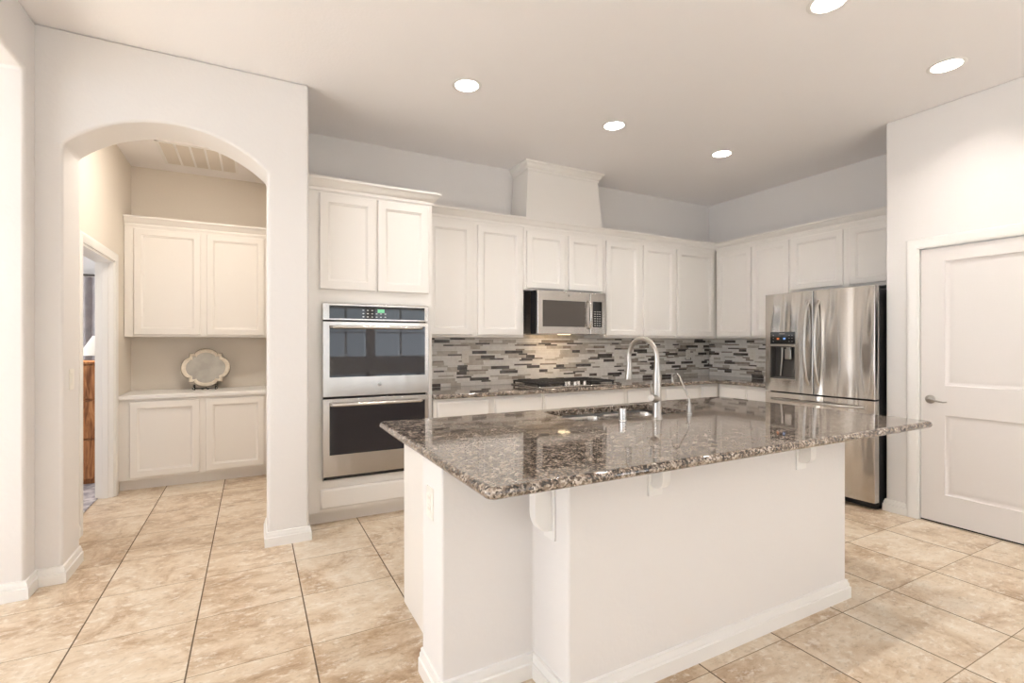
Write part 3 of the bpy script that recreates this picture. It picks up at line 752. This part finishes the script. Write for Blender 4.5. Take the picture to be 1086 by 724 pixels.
# granite top with a cutout
def rrect(x0, x1, y0, y1, rad, z, seg=8):
    pts = []
    for cx_, cy_, a0 in ((x1-rad, y0+rad, -PI/2), (x1-rad, y1-rad, 0), (x0+rad, y1-rad, PI/2), (x0+rad, y0+rad, PI)):
        for k in range(seg+1): a = a0+PI/2*k/seg; pts.append((cx_+rad*math.cos(a), cy_+rad*math.sin(a), z))
    return pts
SX0, SX1, SY0, SY1 = .56, 3.055, 1.20, 2.505
ZT, ZB = .9125, .8775
KX0, KX1, KY0, KY1 = 1.46, 2.235, 2.02, 2.405
def slab():
    t = bmesh.new()
    rad = (ZT-ZB)/2; zc = (ZT+ZB)/2; n = 8; ls = []
    for k in range(n+1):
        a = PI/2-PI*k/n; ins = rad*(1-math.cos(a)); ls.append([t.verts.new(p) for p in rrect(SX0+ins, SX1-ins, SY0+ins, SY1-ins, .03-ins*.6, zc+rad*math.sin(a))])
    for A, B in zip(ls, ls[1:]):
        for i in range(len(A)): j = (i+1) % len(A); t.faces.new((A[i], A[j], B[j], B[i]))
    hs = [[t.verts.new(p) for p in rrect(KX0-i, KX1+i, KY0-i, KY1+i, .05, z)] for i, z in ((.002, ZT), (0, ZT-.002), (0, ZB))]
    for A, B in zip(hs, hs[1:]):
        for i in range(len(A)): j = (i+1) % len(A); t.faces.new((A[j], A[i], B[i], B[j]))
    for a, b in ((ls[0], hs[0]), (ls[-1], hs[-1])):
        ed = []
        for l in (a, b):
            for i in range(len(l)): ed.append(t.edges.get((l[i], l[(i+1) % len(l)])) or t.edges.new((l[i], l[(i+1) % len(l)])))
        bmesh.ops.triangle_fill(t, use_beauty=True, edges=ed)
    m = MB(); m._merge(t, 0); return m
tag(slab().build('island_countertop', 'granite'), 'polished speckled granite countertop on the kitchen island with rounded edge', 'countertop')

# sink
r = thing('double_bowl_sink', 'undermount stainless double bowl sink set into the island granite', 'sink', ((KX0+KX1)/2, (KY0+KY1)/2, ZB))
sx, sy = (KX0+KX1)/2, (KY0+KY1)/2
def bowl(x0, x1):
    m = MB(); y0, y1 = KY0-.003, KY1+.003
    st = [(0, -.012), (.004, -.03), (.010, -.10), (.016, -.15), (.045, -.175)]
    ls = [rrect(x0-sx+i, x1-sx-i, y0-sy+i, y1-sy-i, .055, z) for i, z in st]
    ls2 = [rrect(x0-sx+i-.0015, x1-sx-i+.0015, y0-sy+i-.0015, y1-sy-i+.0015, .055, z-.0015) for i, z in st]
    m.loops(ls2[::-1]+ls, cap0=True, cap1=True); b = m.build('sink_bowl', 'steel', r)
    m = MB(); m.lathe([(.045, 0), (.043, .003), (.02, .001), (0, .001)], ((x0+x1)/2-sx, 0, -.1748)); m.build('drain', 'chrome', b)
bowl(KX0-.003, 1.835); bowl(1.862, KX1+.003)
m = MB(); m.box(1.83-sx, 1.867-sx, KY0-sy, KY1-sy, -.030, -.010, .004); m.build('divider', 'steel', r)

# faucets
r = thing('kitchen_faucet', 'tall brushed nickel gooseneck faucet with pull-down spray head on the island', 'faucet', (1.857, 1.905, ZT))
m = MB(); m.lathe([(.030, 0), (.030, .004), (.026, .008), (.024, .02), (.0225, .09), (.0215, .16), (.0195, .22), (.0155, .27)], (0, 0, 0)); m.build('faucet_body', 'nickel', r)
RA = .108; zt = .418-RA
pts = [(0, 0, .262), (0, 0, zt-.01)]
rad = [.0155, .0135]
for k in range(0, 17):
    a = PI*k/16*1.03; pts.append((0, RA-RA*math.cos(a), zt+RA*math.sin(a))); rad.append(.0130)
m = MB(); m.tube(pts, rad, 16); nk = m.build('gooseneck', 'nickel', r)
e = pts[-1]
m = MB(); m.tube([e, (0, e[1]-.004, e[2]-.02), (0, e[1]-.001, e[2]-.05), (0, e[1]+.003, e[2]-.105), (0, e[1]+.004, e[2]-.112)], [.0135, .0150, .0165, .0205, .018], 16); m.build('spray_head', 'nickel', r)
m = MB(); m.tube([(0, 0, .104), (-.026, -.008, .108), (-.056, -.016, .114)], [.0225, .021, .017], 14)
m.tube([(-.040, -.010, .112), (-.050, -.013, .140), (-.058, -.016, .20)], [.006, .0055, .0045], 10); m.build('lever_handle', 'nickel', r)

r = thing('filter_faucet', 'small slim gooseneck water faucet on the right side of the island sink', 'faucet', (2.157, 1.965, ZT))
m = MB(); m.lathe([(.017, 0), (.017, .004), (.012, .008), (.012, .055), (.008, .06)], (0, 0, 0)); m.build('faucet_body', 'nickel', r)
pts = [(0, 0, .05), (0, 0, .075), (0, .003, .09), (0, .058, .180), (0, .064, .190)]
for k in range(1, 9):
    a = .45+(PI-.45)*k/8; pts.append((0, .094-.030*math.cos(a), .190+.026*math.sin(a)))
pts.append((0, .124, .170))
m = MB(); m.tube(pts, .0052, 12); m.build('spout', 'nickel', r)
m = MB(); m.tube([(-.008, 0, .050), (-.030, -.006, .053)], [.004, .0035], 8); m.build('lever_handle', 'nickel', r)
r = thing('air_gap', 'short chrome cylinder air gap cap on the granite left of the tall faucet', 'air gap', (1.665, 1.948, ZT))
m = MB(); m.lathe([(.022, 0), (.022, .003), (.0185, .006)], (0, 0, 0)); m.build('base_ring', 'chrome', r)
m = MB(); m.lathe([(.0185, .0055), (.0185, .058), (.016, .062), (0, .063)], (0, 0, 0)); m.build('cap', 'chrome', r)

# ------------------------------------------------------------------ recessed lights
r = thing('recessed_light', 'x', 'ceiling light', (0, 0, 0), 0)
m = MB(); m.lathe([(.077, .02), (.077, -.001), (.096, -.001), (.0975, -.003), (.094, -.006), (.080, -.007), (.0745, -.004), (.0725, .004), (.0725, .02)], (0, 0, 0), seg=40, cap0=False, cap1=False); m.build('trim_ring', 'trim', r)
m = MB(); m.lathe([(.0725, .010), (.070, .03), (.060, .068)], (0, 0, 0), seg=40, cap0=False, cap1=False); m.build('reflector_cone', 'trim', r)
m = MB(); m.lathe([(.062, .066), (.062, .075)], (0, 0, 0), seg=40); m.build('lamp_lens', 'lens', r)
labs = ['recessed ceiling light leftmost in the picture, above the ovens side of the kitchen', 'recessed ceiling light above the back counter near the white chimney box',
        'small looking recessed ceiling light farthest back near the refrigerator corner', 'recessed ceiling light near the pantry door wall on the right',
        'recessed ceiling light cut by the top edge of the picture above the island']
for i, (x, y) in enumerate(LIGHTS):
    o = r if i == 0 else copy_tree(r)
    move(o, (x, y, CEIL), 0, labs[i]); o['group'] = 'recessed ceiling lights in the kitchen'
    d = bpy.data.lights.new('downlight', 'AREA'); d.shape = 'DISK'; d.size = .11; d.energy = LAMP_W; d.color = (1, .95, .90); d.spread = math.radians(150)
    l = bpy.data.objects.new('downlight', d); COL.objects.link(l); l.location = (x, y, CEIL+.058)

# ------------------------------------------------------------------ nook
NU = 5.62
upper('white wall cabinet with two doors in the nook behind the archway', NX0+.002, NX1-.002, [(-.965, -.445), (-.395, .105)], z0=1.362, z1=2.40, loc=(0, NU, 0), depth=NY-NU, mat='cab')
nu = [o for o in bpy.data.objects if o.get('label', '').endswith('behind the archway')][0]
m = MB(); m.sweep([(NX0+.003, 0), (NX1-.003, 0)], [(o_-.001, 2.384+z) for o_, z in CR]); m.box(NX0+.003, NX1-.003, 0, NY-NU-.01, 2.40, 2.41); m.build('crown', 'cab', nu)
r = cab('base_cabinet', 'white base cabinet with two doors and white top in the arched nook', 'cabinet', (0, 5.385, 0))
m = MB(); m.box(NX0+.003, NX1-.003, 0, NY-5.385-.004, .095, .808, .002); m.build('cabinet_body', 'cab', r)
m = MB(); m.box(NX0+.003, NX1-.003, .06, .08, 0, .094); m.build('toe_kick', 'cab', r)
for a, b in ((-.955, -.435), (-.385, .10)):
    m = MB(); m.panel(a, b, .118, .785, -.0205, .02, .055); m.build('cabinet_door', 'cab', r)
m = MB(); m.box(NX0+.003, NX1-.003, -.030, NY-5.385-.004, .809, .845, .006, seg=3); m.build('cabinet_top', 'trim', r)

# return grille
r = thing('ceiling_vent', 'white return air grille on the nook ceiling seen through the arch', 'vent', (-.43, 5.38, CEIL))
a = .305
m = MB(); m.sweep([(-a, -a), (-a, a), (a, a), (a, -a), (-a, -a)][::-1], [(0, 0), (0, -.010), (-.026, -.007), (-.026, 0)]); m.build('vent_frame', 'trim', r)
m = MB()
for i in range(1, 5): x = -a+.026+(2*a-.052)*i/5; m.box(x-.009, x+.009, -a+.02, a-.02, -.009, -.001)
m.build('divider', 'trim', r)
m = MB()
for i in range(24):
    y = -a+.035+i*(2*a-.07)/23
    m.loops([[(-a+.02, y-.008, -.001), (-a+.02, y-.007, -.001), (-a+.02, y+.009, -.007), (-a+.02, y+.008, -.007)], [(a-.02, y-.008, -.001), (a-.02, y-.007, -.001), (a-.02, y+.009, -.007), (a-.02, y+.008, -.007)]])
m.build('louvres', simple('louvre_paint', lin(214, 206, 196), .6), r)

# mirror on easel
r = thing('quatrefoil_mirror', 'quatrefoil mirror in a cream distressed frame leaning on the nook cabinet', 'mirror', (-.412, 5.74, .866))
def quatre(w_, h, rw, rh, notch, n=14):
    """quatrefoil outline: four lobes with square notches, centre (0,0)"""
    pts = []
    # corner points between lobes
    cxn, czn = w_*.36*1, h*.37
    # right lobe, from lower corner to upper corner
    def arcpts(cx_, cz_, rr_, a0, a1): return [(cx_+rr_[0]*math.cos(a0+(a1-a0)*k/n), cz_+rr_[1]*math.sin(a0+(a1-a0)*k/n)) for k in range(n+1)]
    ex, ez = w_/2, h/2
    q = .30*w_, .30*h           # where lobes stop
    kx, kz = .335*w_, .335*h    # square corners
    right = arcpts(ex-.19*w_, 0, (.19*w_, .27*h), -PI/2*.93, PI/2*.93)
    top = arcpts(0, ez-.17*h, (.24*w_, .17*h), .07*PI/2, PI-.07*PI/2)
    left = [(-x, -z) for x, z in right]; bot = [(-x, -z) for x, z in top]
    return right+[(kx, .262*h), (kx, .375*h), (.262*w_, .375*h)]+top+[(-.262*w_, .375*h), (-kx, .375*h), (-kx, .262*h)]+left+[(-kx, -.262*h), (-kx, -.375*h), (-.262*w_, -.375*h)]+bot+[(.262*w_, -.375*h), (kx, -.375*h), (kx, -.262*h)]
tilt = math.radians(-9)
O = quatre(.424, .385, 0, 0, 0); I = quatre(.335, .300, 0, 0, 0); MI = quatre(.395, .358, 0, 0, 0)
def lay(pts, y): return [(x, y, z+.193) for x, z in pts]
m = MB(); m.loops([lay(O, .008), lay(O, -.010)], mat=0); o = m.build('frame_edge', 'mback', r); o.rotation_euler = (tilt, 0, 0)
m = MB(); m.loops([lay(quatre(.418, .379, 0, 0, 0), -.0095), lay(quatre(.412, .373, 0, 0, 0), -.016), lay(MI, -.020), lay(quatre(.355, .320, 0, 0, 0), -.018), lay(I, -.0105)], cap0=False, cap1=False); o = m.build('mirror_frame', 'mframe', r); o.rotation_euler = (tilt, 0, 0)
m = MB(); m.loops([lay(quatre(.348, .312, 0, 0, 0), -.0099), lay(quatre(.348, .312, 0, 0, 0), -.0112)]); o = m.build('mirror_glass', 'mirror', r); o.rotation_euler = (tilt, 0, 0)
r = thing('easel_stand', 'small black scrolled metal easel holding the quatrefoil mirror', 'stand', (-.412, 5.72, .845))
m = MB()
for s in (-1, 1):
    x = s*.085
    m.tube([(x, -.055, .004), (x, -.06, .030), (x, -.045, .050), (x+s*.012, -.03, .050), (x+s*.014, -.03, .035), (x, -.025, .018), (x, .02, .012), (x*.6, .075, .006)], .0042, 8)
    m.tube([(x, -.05, .004), (x+s*.02, -.055, .012), (x+s*.018, -.055, .024)], .0038, 8)
    m.tube([(s*.010, -.04, .012), (s*.022, -.045, .004), (s*.034, -.045, .012), (s*.028, -.045, .020)], .0038, 8)
m.tube([(-.085, -.045, .014), (.085, -.045, .014)], .0035, 8); m.tube([(0, .0, .012), (0, .075, .006)], .0035, 8); m.tube([(-.085, .02, .012), (.085, .02, .012)], .0035, 8)
m.build('scroll_feet', 'black', r)
m = MB(); m.tube([(0, .075, .005), (0, .072, .12), (0, .066, .26)], .004, 8); m.build('back_rest', 'black', r)

# nook lamp added unseen behind the arch head to brighten the nook
d = bpy.data.lights.new('nook_fill_light', 'AREA'); d.shape = 'DISK'; d.size = .34; d.energy = NOOK_W; d.color = (1, .92, .82)
l = bpy.data.objects.new('nook_fill_light', d); COL.objects.link(l); l.location = (-.28, 4.35, CEIL-.012)
r = thing('added_nook_light', 'round flush ceiling light added unseen behind the arch head to brighten the nook', 'ceiling light', (-.28, 4.35, CEIL))
m = MB(); m.lathe([(.17, -.001), (.17, -.008), (.155, -.009), (.155, -.001)], (0, 0, 0), seg=40, cap0=False, cap1=False); m.build('light_rim', 'trim', r)

# ------------------------------------------------------------------ bedroom glimpse
m = MB(); m.box(-3.45, NX0-.105, AB+.01, 6.95, .0005, .010, .003); tag(m.build('bedroom_rug', 'rug'), 'grey mottled carpet beyond the nook doorway', 'carpet')
r = thing('chest_of_drawers', 'oak chest of drawers seen through the doorway left of the nook', 'chest', (-1.62, 5.80, .0105))
m = MB(); m.box(-.40, .40, .012, .47, .0, 1.10, .004); m.box(-.42, .42, -.010, .48, 1.101, 1.125, .006); m.build('chest_body', 'wood', r)
for z0, z1 in ((.04, .405), (.415, .765), (.775, 1.085)):
    m = MB(); m.slabfront(-.385, .385, z0, z1, -.010, .02); f = m.build('drawer', 'wood', r)
    for x in (-.2, .2):
        m = MB(); m.lathe([(.012, -.010), (.008, -.016), (.015, -.028), (.010, -.034), (0, -.035)], (x, 0, (z0+z1)/2), 'y'); m.build('drawer_knob', 'nickel', f)
r = thing('table_lamp', 'small lamp with a white cone shade on the oak chest', 'lamp', (-1.27, 5.97, 1.1365))
m = MB(); m.lathe([(.06, 0), (.06, .008), (.03, .015), (.02, .03), (.035, .045), (.012, .062), (.006, .09)], (0, 0, 0)); m.build('lamp_base', 'steeldark', r)
m = MB(); m.lathe([(.175, .052), (.070, .235), (.068, .235), (.173, .052)], (0, 0, 0), cap0=False, cap1=False); m.build('lamp_shade', 'shade', r)
d = bpy.data.lights.new('bulb', 'POINT'); d.energy = 2.5; d.color = (1, .8, .55); d.shadow_soft_size = .03
l = bpy.data.objects.new('bulb', d); COL.objects.link(l); l.location = (-1.27, 5.97, 1.28)
r = thing('window_curtain', 'grey curtain on a rod in the bedroom behind the chest', 'curtain', (-1.62, 6.86, 0))
m = MB(); pts = []
n = 60
fr_ = [(-.50+1.0*k/n, .020*math.sin(k*1.15)) for k in range(n+1)]
ring = fr_+[(x, y+.006) for x, y in fr_[::-1]]
m.loops([[(x, y, z) for x, y in ring] for z in (.03, 1.0, 2.02)]); m.build('curtain_panel', 'curtain', r)
m = MB(); m.tube([(-.58, .0, 2.04), (.52, .0, 2.04)], .012, 10); m.lathe([(.0, .515), (.022, .525), (.026, .545), (.0, .565)], (0, 0, 2.04), 'x'); m.tube([(-.45, 0, 2.04), (-.45, .13, 2.04)], .006, 8); m.tube([(.45, 0, 2.04), (.45, .13, 2.04)], .006, 8); m.build('curtain_rod', 'steeldark', r)
d = bpy.data.lights.new('bedroom_daylight', 'AREA'); d.shape = 'RECTANGLE'; d.size = 1.6; d.size_y = 1.4; d.energy = BED_W; d.color = (.93, .96, 1)
l = bpy.data.objects.new('bedroom_daylight', d); COL.objects.link(l); l.location = (-3.44, 5.4, 1.6); l.rotation_euler = (PI/2, 0, -PI/2)
